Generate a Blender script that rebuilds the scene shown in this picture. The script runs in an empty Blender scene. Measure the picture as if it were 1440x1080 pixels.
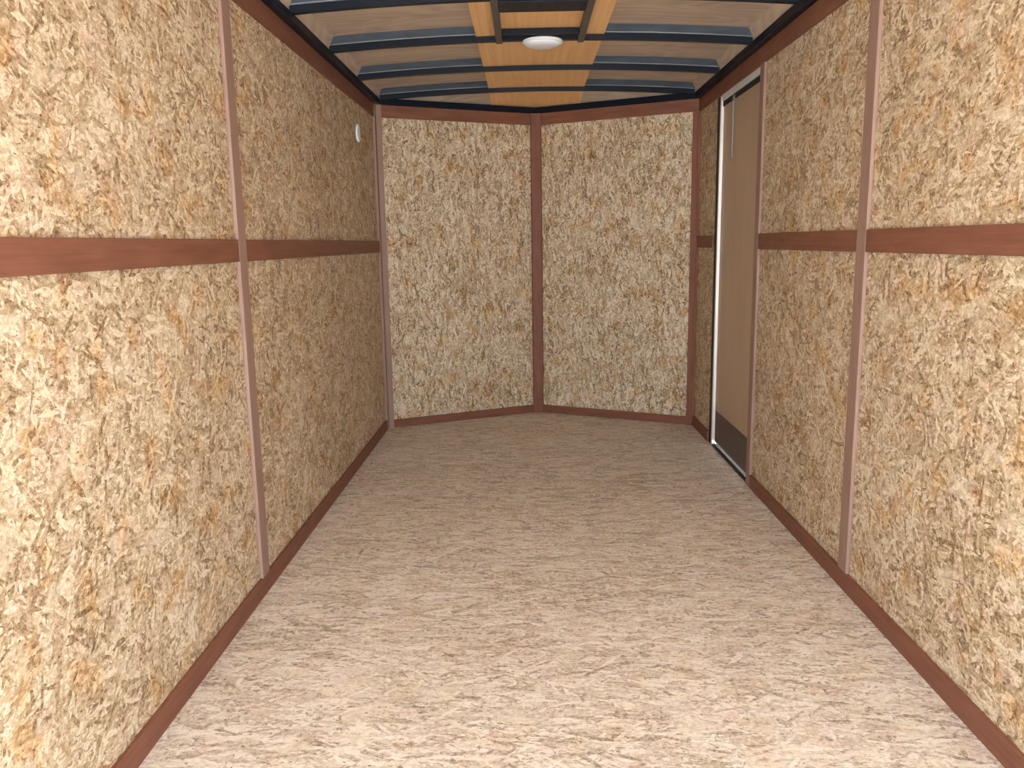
import bpy, bmesh, math, random
from mathutils import Vector, Matrix

random.seed(7)
S = bpy.context.scene
COL = S.collection

# ------------------------------------------------------------------ camera
F_PX, YAW, PITCH, ROLL = 1123.0, -0.0196, -0.1748, -0.0159
CAM = Vector((-0.0748, 0.0, 1.1523))
cy, sy = math.cos(YAW), math.sin(YAW)
cp, sp = math.cos(PITCH), math.sin(PITCH)
r0 = Vector((cy, -sy, 0))
f0 = Vector((sy, cy, 0))
up0 = Vector((0, 0, 1))
fwd = cp * f0 + sp * up0
up1 = -sp * f0 + cp * up0
cr, sr = math.cos(ROLL), math.sin(ROLL)
right = cr * r0 + sr * up1
up = -sr * r0 + cr * up1
cam_data = bpy.data.cameras.new('camera')
cam = bpy.data.objects.new('camera', cam_data)
COL.objects.link(cam)
cam_data.sensor_fit = 'HORIZONTAL'
cam_data.sensor_width = 36.0
cam_data.lens = F_PX / 1440.0 * 36.0
cam_data.clip_start = 0.02
m = Matrix((right, up, -fwd)).transposed().to_4x4()
m.translation = CAM
cam.matrix_world = m
S.camera = cam

# ------------------------------------------------------------------ view, daylight
S.view_settings.view_transform = 'Standard'
S.view_settings.look = 'None'
S.view_settings.gamma = 1.0
S.view_settings.use_curve_mapping = False
S.view_settings.exposure = 1.60

HW = 0.974          # half of the inner width
YR = -0.35          # rear door opening
YS = 2.527          # seam between the two sheets of a side wall
YC = 4.957          # corner where the nose begins
YA = 5.4235         # apex of the nose
ZRAIL = (1.108, 1.176)
ZTOP = (1.903, 1.976)
ZW = 2.07

W = bpy.data.worlds.new('overcast_sky')
S.world = W
W.use_nodes = True
wn = W.node_tree
wn.nodes.clear()
wo = wn.nodes.new('ShaderNodeOutputWorld')
wb = wn.nodes.new('ShaderNodeBackground')
wb.inputs['Color'].default_value = (0.86, 0.97, 1.10, 1)
wb.inputs['Strength'].default_value = 3.0
wn.links.new(wb.outputs[0], wo.inputs[0])

sun = bpy.data.lights.new('bounce_sun', 'SUN')
sun.energy = 32.0
sun.angle = math.radians(6)
sun.color = (1.0, 0.97, 0.93)
so = bpy.data.objects.new('bounce_sun', sun)
COL.objects.link(so)
so.location = (3, 8, 8)
so.rotation_euler = Vector((-0.30, 0.75, 1.0)).to_track_quat('Z', 'Y').to_euler()   # added sun: from over the nose onto the yard, its bounce brightens the ceiling

pl = bpy.data.lights.new('rear_opening_daylight', 'AREA')
pl.shape = 'RECTANGLE'
pl.size, pl.size_y = 1.95, 2.1
pl.cycles.is_portal = True
po = bpy.data.objects.new('rear_opening_daylight', pl)
COL.objects.link(po)
po.location = (0, YR - 0.03, 1.02)
po.rotation_euler = (math.radians(90), 0, 0)   # faces +y, into the trailer


# ------------------------------------------------------------------ node helpers
class NT:
    def __init__(s, tree):
        s.t = tree

    def n(s, typ, props=None, **ins):
        nd = s.t.nodes.new(typ)
        for k, v in (props or {}).items():
            setattr(nd, k, v)
        for k, v in ins.items():
            key = int(k[1:]) if k[0] == 'i' and k[1:].isdigit() else k.replace('_', ' ')
            s.set(nd.inputs[key], v)
        return nd

    def set(s, sock, v):
        if isinstance(v, bpy.types.NodeSocket):
            s.t.links.new(v, sock)
        else:
            sock.default_value = v

    def math(s, op, a, b=0.0, c=0.0, clamp=False):
        nd = s.t.nodes.new('ShaderNodeMath')
        nd.operation = op
        nd.use_clamp = clamp
        for i, v in enumerate((a, b, c)):
            s.set(nd.inputs[i], v)
        return nd.outputs[0]

    def mix(s, f, a, b, blend='MIX', clamp=False):
        nd = s.t.nodes.new('ShaderNodeMix')
        nd.data_type = 'RGBA'
        nd.blend_type = blend
        nd.clamp_result = clamp
        s.set(nd.inputs[0], f)
        s.set(nd.inputs[6], a)
        s.set(nd.inputs[7], b)
        return nd.outputs[2]

    def fmix(s, f, a, b):
        nd = s.t.nodes.new('ShaderNodeMix')
        s.set(nd.inputs[0], f)
        s.set(nd.inputs[2], a)
        s.set(nd.inputs[3], b)
        return nd.outputs[0]

    def ramp(s, fac, stops, interp='LINEAR'):
        nd = s.t.nodes.new('ShaderNodeValToRGB')
        nd.color_ramp.interpolation = interp
        el = nd.color_ramp.elements
        while len(el) < len(stops):
            el.new(0.5)
        for e, (p, c) in zip(el, stops):
            e.position = p
            e.color = c if len(c) == 4 else (*c, 1)
        s.set(nd.inputs[0], fac)
        return nd.outputs[0]

    def mapr(s, v, a, b, c=0.0, d=1.0, smooth=False):
        nd = s.t.nodes.new('ShaderNodeMapRange')
        if smooth:
            nd.interpolation_type = 'SMOOTHSTEP'
        for i, x in enumerate((v, a, b, c, d)):
            s.set(nd.inputs[i], x)
        return nd.outputs[0]

    def mapping(s, vec, loc=(0, 0, 0), rot=0.0, scale=(1, 1, 1)):
        nd = s.n('ShaderNodeMapping', Vector=vec)
        nd.inputs['Location'].default_value = loc
        nd.inputs['Rotation'].default_value = (0, 0, rot)
        nd.inputs['Scale'].default_value = scale
        return nd.outputs[0]

    def noise(s, vec, scale, detail=2.0, rough=0.5, dims='2D', dist=0.0):
        nd = s.n('ShaderNodeTexNoise', {'noise_dimensions': dims}, Vector=vec, Scale=scale,
                 Detail=detail, Roughness=rough, Distortion=dist)
        return nd.outputs[0]


def new_mat(name):
    mt = bpy.data.materials.new(name)
    mt.use_nodes = True
    t = NT(mt.node_tree)
    b = mt.node_tree.nodes['Principled BSDF']
    return mt, t, b


def uvnode(t):
    return t.n('ShaderNodeTexCoord').outputs['UV']


def osb(name, ramp, flakes, patch, fine=0.46, bump=0.25, rough=0.6, spec=0.2, patch_amt=0.6, contrast=1.22, pale=0.3):
    """Pressed wood flakes: layers of stretched cells, the topmost flake wins; UVs are in metres."""
    mt, t, b = new_mat(name)
    uv = uvnode(t)
    w1 = t.n('ShaderNodeTexNoise', {'noise_dimensions': '2D'}, Vector=uv, Scale=22.0, Detail=3.0, Roughness=0.6)
    off = t.n('ShaderNodeVectorMath', {'operation': 'MULTIPLY_ADD'})
    t.set(off.inputs[0], w1.outputs['Color'])
    off.inputs[1].default_value = (0.013, 0.013, 0)
    t.set(off.inputs[2], uv)
    wuv = off.outputs[0]
    best = tone = None
    for i, (ang, L, Wd, wt) in enumerate(flakes):
        v = t.mapping(wuv, (i * 3.713, i * 7.193, 0), math.radians(ang), (1, 1, 1))
        v2 = t.mapping(v, (0, 0, 0), 0.0, (1 / L, 1 / Wd, 1))
        vo = t.n('ShaderNodeTexVoronoi', {'voronoi_dimensions': '2D', 'feature': 'F1'}, Vector=v2, Scale=1.0,
                 Randomness=1.0)
        sep = t.n('ShaderNodeSeparateColor', Color=vo.outputs['Color'])
        h = t.math('MULTIPLY', sep.outputs[0], wt)
        fib = t.noise(t.mapping(v, (0, 0, 0), 0.0, (22, 260, 1)), 1.0, 2.0, 0.6)
        tn = t.math('ADD', t.math('ADD', t.math('MULTIPLY', sep.outputs[1], 0.62), 0.09), t.math('MULTIPLY', fib, 0.35))
        # edges of a flake sit a little darker where it tears
        if best is None:
            best, tone = h, tn
        else:
            win = t.math('GREATER_THAN', h, best)
            tone = t.fmix(win, tone, tn)
            best = t.math('MAXIMUM', h, best)
    fn = t.noise(t.mapping(uv, (0, 0, 0), 0.25, (80, 105, 1)), 1.0, 4.0, 0.8)
    tone2 = t.math('ADD', tone, t.math('MULTIPLY', t.math('SUBTRACT', fn, 0.5), fine * 3))
    low = t.noise(uv, 3.0, 3.0, 0.55)
    tone2 = t.math('ADD', tone2, t.math('MULTIPLY', t.math('SUBTRACT', low, 0.5), 0.28))
    tone2 = t.math('ADD', t.math('MULTIPLY', t.math('SUBTRACT', tone2, 0.55), contrast), 0.55)
    col = t.ramp(tone2, ramp)
    # resin rich orange flakes
    pn = t.noise(wuv, 9.0, 2.0, 0.5)
    pm = t.math('MULTIPLY', t.mapr(pn, 0.56, 0.68, 0, 1, True), patch_amt)
    col = t.mix(pm, col, t.mix(1.0, col, patch, 'MULTIPLY'))
    # pale sapwood flakes and greyish pink ones
    sn = t.noise(t.mapping(wuv, (2.7, 6.1, 0), 0.5, (9, 15, 1)), 1.0, 2.0, 0.5)
    col = t.mix(t.mapr(sn, 0.58, 0.70, 0, pale, True), col, (0.84, 0.755, 0.585, 1))
    gn = t.noise(t.mapping(wuv, (7.7, 3.9, 0), 1.0, (12, 9, 1)), 1.0, 2.0, 0.5)
    col = t.mix(t.mapr(gn, 0.50, 0.66, 0, 0.75, True), col, t.mix(1.0, col, (1.0, 0.955, 1.0, 1), 'MULTIPLY'))
    # small dark knots and bark specks
    kn = t.noise(t.mapping(wuv, (4.1, 2.3, 0), 0.6, (60, 130, 1)), 1.0, 1.0, 0.5)
    km = t.mapr(kn, 0.735, 0.80, 0, 0.8, True)
    col = t.mix(km, col, (0.11, 0.06, 0.03, 1))
    # thin dark splits between some flakes
    cn = t.noise(t.mapping(wuv, (8.3, 1.1, 0), -0.4, (26, 34, 1)), 1.0, 1.0, 0.5)
    line = t.mapr(t.math('ABSOLUTE', t.math('SUBTRACT', cn, 0.5)), 0.004, 0.016, 1, 0, True)
    where = t.mapr(t.noise(t.mapping(wuv, (3.3, 9.1, 0), 0, (19, 19, 1)), 1.0, 0.0), 0.60, 0.66, 0, 1, True)
    col = t.mix(t.math('MULTIPLY', t.math('MULTIPLY', line, where), 0.6), col, (0.13, 0.075, 0.038, 1))
    t.set(b.inputs['Base Color'], col)
    b.inputs['Roughness'].default_value = rough
    b.inputs['Specular IOR Level'].default_value = spec
    bp = t.n('ShaderNodeBump', Strength=bump, Distance=0.002, Height=t.math('ADD', best, t.math('MULTIPLY', fn, 0.4)))
    t.set(b.inputs['Normal'], bp.outputs[0])
    return mt


WALL_FLAKES = [(10, .052, .012, 1.0), (52, .050, .011, .98), (-46, .055, .011, .98), (86, .050, .012, .97),
               (-20, .042, .010, .97), (32, .038, .009, .97), (-74, .060, .010, .95), (2, .030, .006, .95)]
WALL_RAMP = [(0.08, (0.165, 0.104, 0.056)), (0.26, (0.352, 0.246, 0.142)), (0.50, (0.488, 0.365, 0.228)),
             (0.74, (0.595, 0.478, 0.327)), (1.0, (0.780, 0.690, 0.520))]
M_WALL = osb('pressed_flake_board', WALL_RAMP, WALL_FLAKES, (0.95, 0.74, 0.48, 1))
BACK_FLAKES = [(3, .055, .011, 1.0), (14, .050, .010, .99), (-16, .050, .010, .99), (32, .045, .010, .96),
               (-36, .045, .010, .96), (70, .040, .009, .93), (-65, .035, .009, .93), (6, .030, .006, .97)]
M_BACK = osb('nose_flake_board', WALL_RAMP, BACK_FLAKES, (0.95, 0.74, 0.48, 1), fine=0.50, contrast=1.3, pale=0.25)
FLOOR_FLAKES = [(2, .090, .013, 1.0), (-14, .075, .012, .98), (18, .070, .012, .98), (38, .055, .011, .93),
                (-40, .060, .010, .93), (84, .05, .010, .86), (6, .045, .007, .96)]
FLOOR_RAMP = [(0.08, (0.29, 0.225, 0.16)), (0.26, (0.505, 0.42, 0.322)), (0.50, (0.645, 0.562, 0.452)),
              (0.74, (0.735, 0.662, 0.558)), (1.0, (0.85, 0.80, 0.70))]
M_FLOOR = osb('floor_flake_board', FLOOR_RAMP, FLOOR_FLAKES, (0.95, 0.82, 0.66, 1), patch_amt=0.3, rough=0.5, contrast=1.2, pale=0.35)


def wood(name, c1, c2, rough=0.5, grain=(3.0, 90.0), spec=0.4, swirl=0.0):
    mt, t, b = new_mat(name)
    uv = uvnode(t)
    g = t.noise(t.mapping(uv, (0, 0, 0), 0, (grain[0], grain[1], 1)), 1.0, 4.0, 0.65)
    g2 = t.noise(t.mapping(uv, (5, 3, 0), 0, (grain[0] * 2, grain[1] * .25, 1)), 1.0, 2.0, 0.5)
    f = t.math('ADD', t.math('MULTIPLY', g, 0.6), t.math('MULTIPLY', g2, 0.5))
    if swirl:
        s = t.noise(t.mapping(uv, (1, 2, 0), 0, (1.2, 4.0, 1)), 1.0, 1.0, 0.4)
        rings = t.math('PINGPONG', t.math('MULTIPLY', s, 9.0), 0.5)
        f = t.math('ADD', f, t.math('MULTIPLY', t.math('SUBTRACT', rings, 0.25), swirl))
    col = t.ramp(f, [(0.3, c1), (0.75, c2)])
    t.set(b.inputs['Base Color'], col)
    b.inputs['Roughness'].default_value = rough
    b.inputs['Specular IOR Level'].default_value = spec
    bp = t.n('ShaderNodeBump', Strength=0.12, Distance=0.001, Height=g)
    t.set(b.inputs['Normal'], bp.outputs[0])
    return mt


def plain(name, col, rough=0.5, metal=0.0, spec=0.5, var=0.1, scale=30.0, stretch=(1, 1), rvar=0.04):
    mt, t, b = new_mat(name)
    uv = uvnode(t)
    nz = t.noise(t.mapping(uv, (0, 0, 0), 0, (stretch[0], stretch[1], 1)), scale, 3.0, 0.6)
    a = tuple(c * (1 - var) for c in col) + (1,)
    z = tuple(min(1, c * (1 + var)) for c in col) + (1,)
    t.set(b.inputs['Base Color'], t.ramp(nz, [(0.3, a), (0.7, z)]))
    t.set(b.inputs['Roughness'], t.mapr(nz, 0.3, 0.7, max(0, rough - rvar), rough + rvar))
    b.inputs['Metallic'].default_value = metal
    b.inputs['Specular IOR Level'].default_value = spec
    return mt


M_TRIM = wood('reddish_brown_board', (0.175, 0.069, 0.042), (0.250, 0.108, 0.068), 0.5, spec=0.15)
M_STRIP = wood('pale_pinkish_strip', (0.285, 0.178, 0.140), (0.345, 0.225, 0.178), 0.55, spec=0.2)
M_TAUPE = wood('grey_brown_plywood', (0.44, 0.345, 0.265), (0.62, 0.50, 0.395), 0.55, (2.0, 40.0), 0.3, 0.5)
M_ORANGE = wood('orange_brown_plywood', (0.80, 0.44, 0.175), (0.93, 0.58, 0.28), 0.5, (34.0, 1.5), 0.3, 0.1)
M_STEEL = plain('black_painted_steel', (0.007, 0.010, 0.018), 0.42, 0.0, 0.16)
M_GALV = plain('blue_grey_steel', (0.085, 0.115, 0.155), 0.38, 0.4, 0.5, 0.15, 8.0, (1, 6))
M_BRKT = plain('grey_brown_bracket', (0.10, 0.082, 0.072), 0.5, 0.2)
M_ALU = plain('bright_aluminium', (0.80, 0.80, 0.80), 0.35, 0.8, 0.5, 0.02, 3.0, (1, 1), 0.0)
M_BEAD = plain('edge_highlight_steel', (0.34, 0.37, 0.42), 0.4, 0.4, 0.5, 0.1, 6.0, (1, 4), 0.0)  # lighter than the flange, paints the highlight line along its lower edge
M_LATCH = plain('dull_grey_metal', (0.30, 0.275, 0.25), 0.5, 0.2, 0.4, 0.05, 5.0, (1, 1), 0.0)
M_DOOR = wood('tan_door_skin', (0.48, 0.345, 0.235), (0.55, 0.405, 0.28), 0.5, (1.0, 30.0), 0.35)
M_KICK = plain('dark_brown_metal', (0.115, 0.086, 0.070), 0.45, 0.3, 0.5, 0.2, 12.0)
M_RUB = plain('black_rubber', (0.012, 0.011, 0.010), 0.7)
M_WHITE = plain('white_plastic', (0.84, 0.88, 0.93), 0.5, 0.0, 0.3, 0.01, 4.0, (1, 1), 0.0)
M_SHELL = plain('white_sheet_shell', (0.75, 0.75, 0.75), 0.4)
M_GROUND = plain('pale_concrete', (0.40, 0.39, 0.375), 0.9, 0.0, 0.3, 0.3, 40.0)


# ------------------------------------------------------------------ mesh helpers
def link(name, me, mat, parent=None):
    o = bpy.data.objects.new(name, me)
    COL.objects.link(o)
    if mat:
        me.materials.append(mat)
    if parent:
        o.parent = parent
    return o


def tag(o, label=None, cat=None, kind=None, group=None):
    if label:
        o['label'] = label
    if cat:
        o['category'] = cat
    if kind:
        o['kind'] = kind
    if group:
        o['group'] = group
    return o


def empty(name, loc=(0, 0, 0), rz=0.0):
    o = bpy.data.objects.new(name, None)
    COL.objects.link(o)
    o.location = loc
    o.rotation_euler = (0, 0, rz)
    o.empty_display_size = 0.05
    return o


def set_uv(bm, swap=False, off=None):
    """metre-scaled UVs by the dominant axis of each face's normal"""
    if off is None:
        off = (random.uniform(0, 40), random.uniform(0, 40))
    lay = bm.loops.layers.uv.verify()
    for fc in bm.faces:
        n = fc.normal
        a = max(range(3), key=lambda k: abs(n[k]))
        for lp in fc.loops:
            c = lp.vert.co
            u, v = ((c.y, c.z), (c.x, c.z), (c.x, c.y))[a]
            if swap:
                u, v = v, u
            lp[lay].uv = (u + off[0], v + off[1])


def finish(bm, name, bevel=0.0, segs=2, swap=False, smooth=False, off=None):
    bmesh.ops.remove_doubles(bm, verts=bm.verts, dist=1e-6)
    bmesh.ops.recalc_face_normals(bm, faces=bm.faces)
    if bevel:
        bmesh.ops.bevel(bm, geom=list(bm.edges), offset=bevel, segments=segs, affect='EDGES', profile=0.5)
    bm.normal_update()
    set_uv(bm, swap, off)
    me = bpy.data.meshes.new(name)
    bm.to_mesh(me)
    bm.free()
    if smooth:
        for p in me.polygons:
            p.use_smooth = True
    return me


def add_box(bm, lo, hi):
    vs = [bm.verts.new((x, y, z)) for x in (lo[0], hi[0]) for y in (lo[1], hi[1]) for z in (lo[2], hi[2])]
    for q in ((0, 1, 3, 2), (4, 6, 7, 5), (0, 4, 5, 1), (2, 3, 7, 6), (0, 2, 6, 4), (1, 5, 7, 3)):
        bm.faces.new([vs[i] for i in q])


def box(name, lo, hi, mat, parent=None, bevel=0.0, swap=False):
    bm = bmesh.new()
    add_box(bm, lo, hi)
    return link(name, finish(bm, name, bevel, 2, swap), mat, parent)


def prism(name, poly, axis, a, b, mat, parent=None, bevel=0.0, swap=False):
    """extrude a 2-D polygon along axis (0 x, 1 y, 2 z) from a to b"""
    bm = bmesh.new()

    def P(p, t):
        return {0: (t, p[0], p[1]), 1: (p[0], t, p[1]), 2: (p[0], p[1], t)}[axis]
    A = [bm.verts.new(P(p, a)) for p in poly]
    B = [bm.verts.new(P(p, b)) for p in poly]
    bm.faces.new(A)
    bm.faces.new(B[::-1])
    n = len(poly)
    for i in range(n):
        bm.faces.new((A[i], A[(i + 1) % n], B[(i + 1) % n], B[i]))
    return link(name, finish(bm, name, bevel, 2, swap), mat, parent)


def lathe(bm, prof, axis=2, segs=48, mid=(0, 0, 0)):
    rings = []
    for r, h in prof:
        ring = []
        for k in range(segs):
            t = 2 * math.pi * k / segs
            c = (r * math.cos(t), r * math.sin(t), h) if axis == 2 else (h, r * math.cos(t), r * math.sin(t))
            ring.append(bm.verts.new((c[0] + mid[0], c[1] + mid[1], c[2] + mid[2])))
        rings.append(ring)
    for A, B in zip(rings, rings[1:]):
        for k in range(segs):
            bm.faces.new((A[k], A[(k + 1) % segs], B[(k + 1) % segs], B[k]))
    bm.faces.new(rings[0][::-1])
    bm.faces.new(rings[-1])


ntrim = [0]


def trim_name():
    ntrim[0] += 1
    return 'trim_%d' % ntrim[0]


# ------------------------------------------------------------------ ground outside and floor
g = box('ground', (-15, -25, -0.62), (15, 12, -0.50), M_GROUND)
tag(g, 'pale concrete yard the trailer stands on, outside the rear opening', 'ground', 'structure')

V_OUT = [(-HW - .02, YR), (HW + .02, YR), (HW + .02, YC + .01), (0, YA + .02), (-HW - .02, YC + .01)]
fl = prism('floor', V_OUT, 2, -0.03, 0.0, M_FLOOR)
tag(fl, 'pale pressed flake board floor running to the pointed nose', 'floor', 'structure')

# ------------------------------------------------------------------ walls
T = 0.010     # board thickness
wl = box('wall_left', (-HW - T - .02, YR, -0.03), (-HW - T, YC + .01, ZW), M_SHELL)
tag(wl, 'left side wall of tan flake board, split by a brown rail', 'wall', 'structure')
GAP = 0.0008
ZM = 1.142
for y0, y1, lab in ((YR, YS, 'near'), (YS, YC, 'far')):
    for z0, z1 in ((0.0, ZM), (ZM, ZW)):
        box('flake_board_panel', (-HW - T, y0 + GAP, z0 + GAP), (-HW, y1 - GAP, z1 - GAP), M_WALL, wl)

DN, DF, DT = 3.70, 4.467, 1.872      # door opening: near edge, far edge, top
wr = empty('wall_right', (HW + T, YR, 0))
tag(wr, 'right side wall of tan flake board, holding the door', 'wall', 'structure')


def wr_child(name, lo, hi, mat, **k):
    o = box(name, lo, hi, mat, wr, **k)
    o.matrix_parent_inverse = Matrix.Translation((-(HW + T), -YR, 0))
    return o


for y0, y1 in ((YR, YS), (YS, DN), (DF + .06, YC)):
    for z0, z1 in ((0.0, ZM), (ZM, ZW)):
        wr_child('flake_board_panel', (HW, y0 + GAP, z0 + GAP), (HW + T, y1 - GAP, z1 - GAP), M_WALL)
wr_child('flake_board_panel', (HW, DN + GAP, 1.90), (HW + T, DF + .06 - GAP, ZW - GAP), M_WALL)
wr_child('outer_skin', (HW + T, YR, -0.03), (HW + T + .02, DN, ZW), M_SHELL)
wr_child('outer_skin', (HW + T, DF + .06, -0.03), (HW + T + .02, YC + .01, ZW), M_SHELL)
wr_child('outer_skin', (HW + T, DN, 1.90), (HW + T + .02, DF + .06, ZW), M_SHELL)

# the two walls of the pointed nose
NL = math.hypot(HW, YA - YC)
ANG = math.atan2(YA - YC, HW)


def nose_box(name, side, s0, s1, d0, d1, z0, z1, mat, parent=None, bevel=0.0, swap=False):
    """box on a nose wall: s along the wall from the corner to the apex, d out of the wall into the room"""
    bm = bmesh.new()
    add_box(bm, (s0, -d1, z0), (s1, -d0, z1))
    if side > 0:
        bmesh.ops.scale(bm, vec=(-1, 1, 1), verts=bm.verts)
    me = finish(bm, name, bevel, 2, swap)
    o = link(name, me, mat, parent)
    if parent is None:
        o.location = (side * HW, YC, 0)
        o.rotation_euler = (0, 0, -side * ANG)
    return o


for side, word in ((-1, 'left'), (1, 'right')):
    w = nose_box('wall_back_' + word, side, 0.0, NL, -T - .02, -T, -.03, 2.12, M_SHELL)
    tag(w, '%s face of the pointed nose wall, tan flake board at the back' % word, 'wall', 'structure')
    nose_box('flake_board_panel', side, 0.0, NL, -T, 0.0, 0.0, 1.975, M_BACK, w, swap=True)
    nose_box('header_panel', side, 0.0, NL, -T, 0.0, 1.976, 2.12, M_STEEL, w)

# ------------------------------------------------------------------ brown trims
BT = 0.012       # trim thickness
ZB = 0.063
o = box('baseboard_left', (-HW, YR, 0), (-HW + BT, YC, ZB), M_TRIM, bevel=0.002)
tag(o, 'reddish brown baseboard along the foot of the left wall', 'baseboard', 'structure')
o = box('baseboard_right', (HW - BT, YR, 0), (HW, DN - .06, ZB), M_TRIM, bevel=0.002)
tag(o, 'reddish brown baseboard along the right wall, ending at the door', 'baseboard', 'structure')
o = box('baseboard_corner', (HW - BT, DF + .06, 0), (HW, YC, ZB), M_TRIM, bevel=0.002)
tag(o, 'short brown baseboard between the door and the right nose corner', 'baseboard', 'structure')
for side, word in ((-1, 'left'), (1, 'right')):
    o = nose_box('baseboard_back_' + word, side, 0.01, NL, 0.0, BT, 0, 0.052, M_TRIM, bevel=0.002)
    tag(o, 'brown baseboard under the %s face of the nose wall' % word, 'baseboard', 'structure')

o = box(trim_name(), (-HW, YR, ZTOP[0]), (-HW + BT, YC, ZTOP[1]), M_TRIM, bevel=0.002)
tag(o, 'brown board along the top of the left wall under the ceiling', 'trim', 'structure')
o = box(trim_name(), (HW - BT, YR, ZTOP[0]), (HW, YC, ZTOP[1]), M_TRIM, bevel=0.002)
tag(o, 'brown board along the top of the right wall above the door', 'trim', 'structure')
for side, word in ((-1, 'left'), (1, 'right')):
    o = nose_box(trim_name(), side, 0.01, NL, 0.0, BT, *ZTOP, M_TRIM, bevel=0.002)
    tag(o, 'brown board along the top of the %s face of the nose wall' % word, 'trim', 'structure')

SW = 0.035       # half width of a seam strip
o = box(trim_name(), (-HW, YR, ZRAIL[0]), (-HW + BT, YS - SW, ZRAIL[1]), M_TRIM, bevel=0.0015)
tag(o, 'brown middle rail on the near part of the left wall', 'rail', 'structure')
o = box(trim_name(), (-HW, YS + SW, ZRAIL[0]), (-HW + BT, YC - .02, ZRAIL[1]), M_TRIM, bevel=0.0015)
tag(o, 'brown middle rail on the left wall between seam strip and nose', 'rail', 'structure')
o = box(trim_name(), (HW - BT, YR, ZRAIL[0]), (HW, YS - SW, ZRAIL[1]), M_TRIM, bevel=0.0015)
tag(o, 'brown middle rail on the near part of the right wall', 'rail', 'structure')
o = box(trim_name(), (HW - BT, YS + SW, ZRAIL[0]), (HW, DN - .062, ZRAIL[1]), M_TRIM, bevel=0.0015)
tag(o, 'brown middle rail between the right seam strip and the door', 'rail', 'structure')
o = box(trim_name(), (HW - BT, DF + .065, ZRAIL[0]), (HW, YC - .02, ZRAIL[1]), M_TRIM, bevel=0.0015)
tag(o, 'short brown rail between the door and the right nose corner', 'rail', 'structure')

o = box(trim_name(), (-HW, YS - SW, ZB), (-HW + .0125, YS + SW, ZTOP[0]), M_STRIP, bevel=0.003, swap=True)
tag(o, 'pale pinkish brown vertical seam strip on the left wall', 'trim', 'structure')
o = box(trim_name(), (HW - .0125, YS - SW, ZB), (HW, YS + SW, ZTOP[0]), M_STRIP, bevel=0.003, swap=True)
tag(o, 'pale pinkish brown vertical seam strip on the right wall', 'trim', 'structure')
o = box(trim_name(), (HW - .012, DN - .06, 0.0), (HW, DN, ZTOP[0]), M_STRIP, bevel=0.002, swap=True)
tag(o, 'narrow pinkish brown strip on the near edge of the door opening', 'trim', 'structure')


def post(poly, z0, z1, mat, label):
    o = prism(trim_name(), poly, 2, z0, z1, mat, bevel=0.002, swap=True)
    tag(o, label, 'trim', 'structure')
    return o


ca, sa = math.cos(ANG), math.sin(ANG)


def corner_post(side, w1, w2, th):
    """angle strip in the corner: w1 along the side wall, w2 along the nose wall"""
    n2 = (sa, -ca)           # into the room from the left nose wall
    pts = [(-HW, YC - w1), (-HW + th, YC - w1), (-HW + th, YC - th * .4),
           (-HW + ca * w2 + n2[0] * th, YC + sa * w2 + n2[1] * th), (-HW + ca * w2, YC + sa * w2), (-HW, YC)]
    return [(-side * x, y) for x, y in pts]


post(corner_post(-1, .045, .045, .016), 0.0, 1.978, M_STRIP, 'pale pinkish brown corner strip where left wall meets the nose')
post(corner_post(1, .012, .045, .016), 0.0, ZTOP[0], M_TRIM, 'dark brown corner strip where right wall meets the nose')
post([(-.036, YA - .036 * math.tan(ANG)), (-.036, YA - .030), (-.030, YA - .036), (.030, YA - .036),
      (.036, YA - .030), (.036, YA - .036 * math.tan(ANG)), (0, YA)], 0.0, ZTOP[1],
     M_TRIM, 'dark brown vertical strip at the middle of the nose wall')

# ------------------------------------------------------------------ ceiling
SAG = 0.035


def arch(x):
    return 2.0 + SAG * (1 - (x / 0.94) ** 2)


CH = 0.058        # ceiling above the bottom edge of the bows


def ynose(x):
    return YC + (YA - YC) * (1 - min(1, abs(x) / HW))


def droop(x, y):
    """the roof sheet turns down to the wall tubes and falls towards the nose wall"""
    t = min(1, max(0, (abs(x) - 0.905) / 0.045))
    return -0.046 * t * t * (3 - 2 * t)


def sheet(name, x0, x1, ya, yb, dz, th, mat, parent=None, nx=24):
    """curved sheet following the arch of the bows; yb None runs it out to the nose"""
    bm = bmesh.new()
    g = []
    for i in range(nx + 1):
        x = x0 + (x1 - x0) * i / nx
        z = arch(min(0.965, abs(x))) + dz
        ye = ynose(x) if yb is None else yb
        ym = min(ye - 0.001, max(ya + 0.001, 4.98)) if yb is None else (ya + ye) / 2
        low = [(x, y, z + droop(x, y)) for y in (ya, ym, ye)]
        if yb is None:
            low[2] = (x, ye, min(low[2][2], 2.013 + dz * 0.05))
        g.append([bm.verts.new(c) for c in low] + [bm.verts.new((c[0], c[1], c[2] + th)) for c in low[::-1]])
    for a, b in zip(g, g[1:]):
        for k in range(6):
            bm.faces.new((a[k], a[(k + 1) % 6], b[(k + 1) % 6], b[k]))
    bm.faces.new(g[0][::-1])
    bm.faces.new(g[-1])
    return link(name, finish(bm, name, 0, 2, False), mat, parent)


ce = sheet('ceiling', -HW - .02, HW + .02, YR, None, CH, 0.012, M_TAUPE, nx=120)
tag(ce, 'grey brown plywood ceiling above the black roof bows', 'ceiling', 'structure')

BOW_Y = [3.16, 3.773, 4.386, 4.975]      # far bottom edges
BT_Y = 0.030
edges = [(YR, BOW_Y[0] - BT_Y)] + [(a, b - BT_Y) for a, b in zip(BOW_Y, BOW_Y[1:])] + [(BOW_Y[-1], None)]
for ya, yb in edges:
    s = sheet('centre_board', -0.283, 0.283, ya, yb, 0.022, CH - 0.022, M_ORANGE, ce, nx=8)
    s['label'] = 'orange brown plywood strip down the middle of the ceiling'

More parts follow.
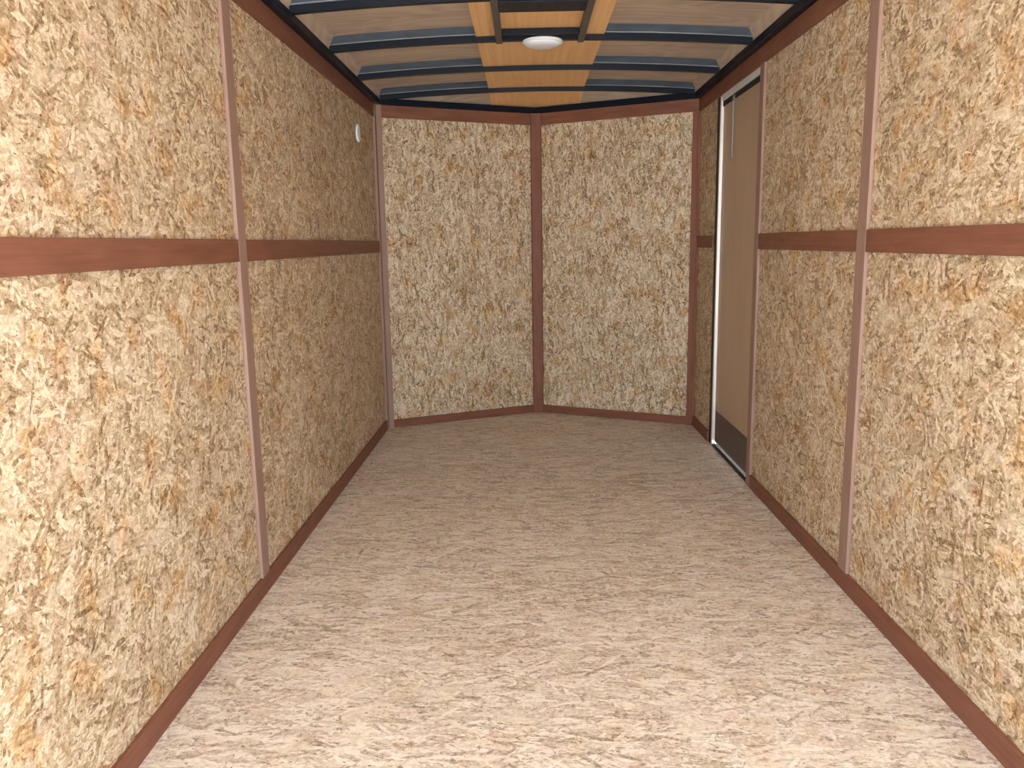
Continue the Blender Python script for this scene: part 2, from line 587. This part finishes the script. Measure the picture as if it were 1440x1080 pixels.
# ------------------------------------------------------------------ roof bows
bow_labels = ['black steel roof bow at the top edge of the picture, before the vent frame',
              'black steel roof bow that carries the white dome light',
              'black steel roof bow between the dome light and the nose',
              'black steel roof bow farthest back, just above the nose wall']


def bow_strip(name, prof, x0, x1, mat, parent, nx=32):
    """profile (y, dz above the arch) swept along the arch"""
    bm = bmesh.new()
    g = []
    for i in range(nx + 1):
        x = x0 + (x1 - x0) * i / nx
        g.append([bm.verts.new((x, y, arch(x) + dz)) for y, dz in prof])
    n = len(prof)
    for a, b in zip(g, g[1:]):
        for k in range(n):
            bm.faces.new((a[k], a[(k + 1) % n], b[(k + 1) % n], b[k]))
    bm.faces.new(g[0][::-1])
    bm.faces.new(g[-1])
    return link(name, finish(bm, name, 0), mat, parent)


for k, yb in enumerate(BOW_Y):
    hx = 0.936 if k < 3 else 0.93
    r = empty('roof_bow', (0, yb, 0))
    tag(r, bow_labels[k], 'beam', None, 'roof bows across the ceiling')
    bow_strip('web', [(-BT_Y, 0), (-0.002, 0), (0, 0.002), (0, CH), (-BT_Y, CH), (-BT_Y - .001, 0.03)], -hx, hx, M_STEEL, r)
    for x0, x1 in ((-hx, -0.2835), (0.2835, hx)):
        f = bow_strip('flange', [(-BT_Y - .0012, 0.031), (-BT_Y - .006, 0.031), (-BT_Y - .03, CH), (-BT_Y - .0012, CH)],
                      x0, x1, M_GALV, r, 14)
        f['label'] = 'blue grey flange'
        bow_strip('highlight_bead', [(-BT_Y - .0012, 0.0275), (-BT_Y - .008, 0.0285), (-BT_Y - .008, 0.0308), (-BT_Y - .0012, 0.0308)],
                  x0, x1, M_BEAD, f, 14)['label'] = 'painted highlight along the lower edge of the flange'

# black tubes along the tops of the walls
for side, word in ((-1, 'left'), (1, 'right')):
    x0, x1 = sorted((side * (HW - .001), side * (HW - .040)))
    o = box('roof_rail', (x0, YR, 1.977), (x1, YC - .012, 2.012), M_STEEL, bevel=0.004)
    tag(o, 'black steel tube between the %s wall top board and the ceiling' % word, 'tube', 'structure')
for side, word in ((-1, 'left'), (1, 'right')):
    o = nose_box('roof_rail', side, 0.03, NL - .012, 0.001, 0.025, 1.977, 2.011, M_STEEL, bevel=0.003)
    tag(o, 'black steel tube over the %s face of the nose wall' % word, 'tube', 'structure')

# ------------------------------------------------------------------ roof vent frame
zf = arch(0.18)
vf = empty('vent_frame', (0, 3.45, zf))
tag(vf, 'square steel roof vent frame fixed between the two nearest roof bows', 'frame')
for sx in (-1, 1):
    c = sx * 0.181
    b_ = box('side_bracket', (c - .014, 3.10 - 3.45, -.006), (c + .014, 3.776 - 3.45, 0.020), M_BRKT, vf, 0.002)
    b_['label'] = 'grey brown side bracket'
for y, wd in ((3.29, .13), (3.645, .02)):
    box('cross_bar', (-.166, y - wd - 3.45, -0.004), (.166, y - 3.45, 0.021), M_STEEL, vf, 0.002)

# ------------------------------------------------------------------ dome light
zl = arch(0.005)
dl = empty('dome_light', (0.012, 3.765, zl))
tag(dl, 'round white dome light on the second roof bow', 'light')
bm = bmesh.new()
lathe(bm, [(0.088, 0.0), (0.090, -.003), (0.089, -.009), (0.082, -.012)])
link('housing', finish(bm, 'housing', smooth=True), M_WHITE, dl)
bm = bmesh.new()
lathe(bm, [(0.080, -.011), (0.078, -.016), (0.068, -.022), (0.050, -.026), (0.025, -.028), (0.004, -.0285)])
link('lens', finish(bm, 'lens', smooth=True), M_WHITE, dl)

# ------------------------------------------------------------------ round white cap on the left wall
cp_ = empty('wall_cap', (-HW, 4.46, 1.748))
tag(cp_, 'small round white cap high on the far left wall', 'cap')
bm = bmesh.new()
lathe(bm, [(0.047, 0.0), (0.047, .004), (0.044, .008), (0.030, .010), (0.004, .0105)], axis=0, segs=40)
link('cover', finish(bm, 'cover', smooth=True), M_WHITE, cp_)

# ------------------------------------------------------------------ door
XD = HW + 0.010
dr = empty('door_1', (HW, DN, 0))
tag(dr, 'narrow tan side door with dark kick plate in the right wall', 'door', 'structure')


def door_box(name, lo, hi, mat, parent=dr, bevel=0.0, swap=False):
    return box(name, tuple(a - b for a, b in zip(lo, (HW, DN, 0))), tuple(a - b for a, b in zip(hi, (HW, DN, 0))),
               mat, parent, bevel, swap)


door_box('door_leaf', (XD, DN - .02, 0.025), (XD + .03, DF - .032, 1.846), M_DOOR, swap=True)
k = door_box('kick_plate', (XD - .003, DN + .001, 0.034), (XD, DF - .05, 0.207), M_KICK, bevel=0.001)
k['label'] = 'dark brown kick plate'
j = door_box('door_jamb', (HW - .003, DF - .022, 0.0), (XD + .03, DF, 1.90), M_ALU, bevel=0.002, swap=True)
j['label'] = 'bright aluminium jamb'
door_box('jamb_gasket', (HW - .001, DF, 0.0), (XD + .02, DF + .06, 1.90), M_RUB)
door_box('door_header', (HW - .001, DN, 1.874), (XD + .03, DF - .03, 1.905), M_SHELL, bevel=0.002)
door_box('weather_strip', (HW + .006, DN, 1.846), (XD + .02, DF - .03, 1.872), M_RUB)
door_box('near_gasket', (HW + .001, DN, 0.03), (XD - .004, DN + .006, 1.846), M_RUB)
t_ = door_box('threshold', (HW - .005, DN, 0.0), (XD + .03, DF - .03, 0.007), M_RUB)
t2 = door_box('sill_plate', (HW + .006, DN, 0.007), (XD - .0005, DF - .03, 0.012), M_BRKT, bevel=0.002)
lb = door_box('latch_bar', (XD - .010, 4.21, 1.56), (XD - .002, 4.226, 1.84), M_LATCH, bevel=0.002)
lb['label'] = 'thin grey bar hanging from the door top'
door_box('latch_bracket', (HW + .004, 4.195, 1.825), (XD - .001, 4.241, 1.868), M_LATCH, bevel=0.003)
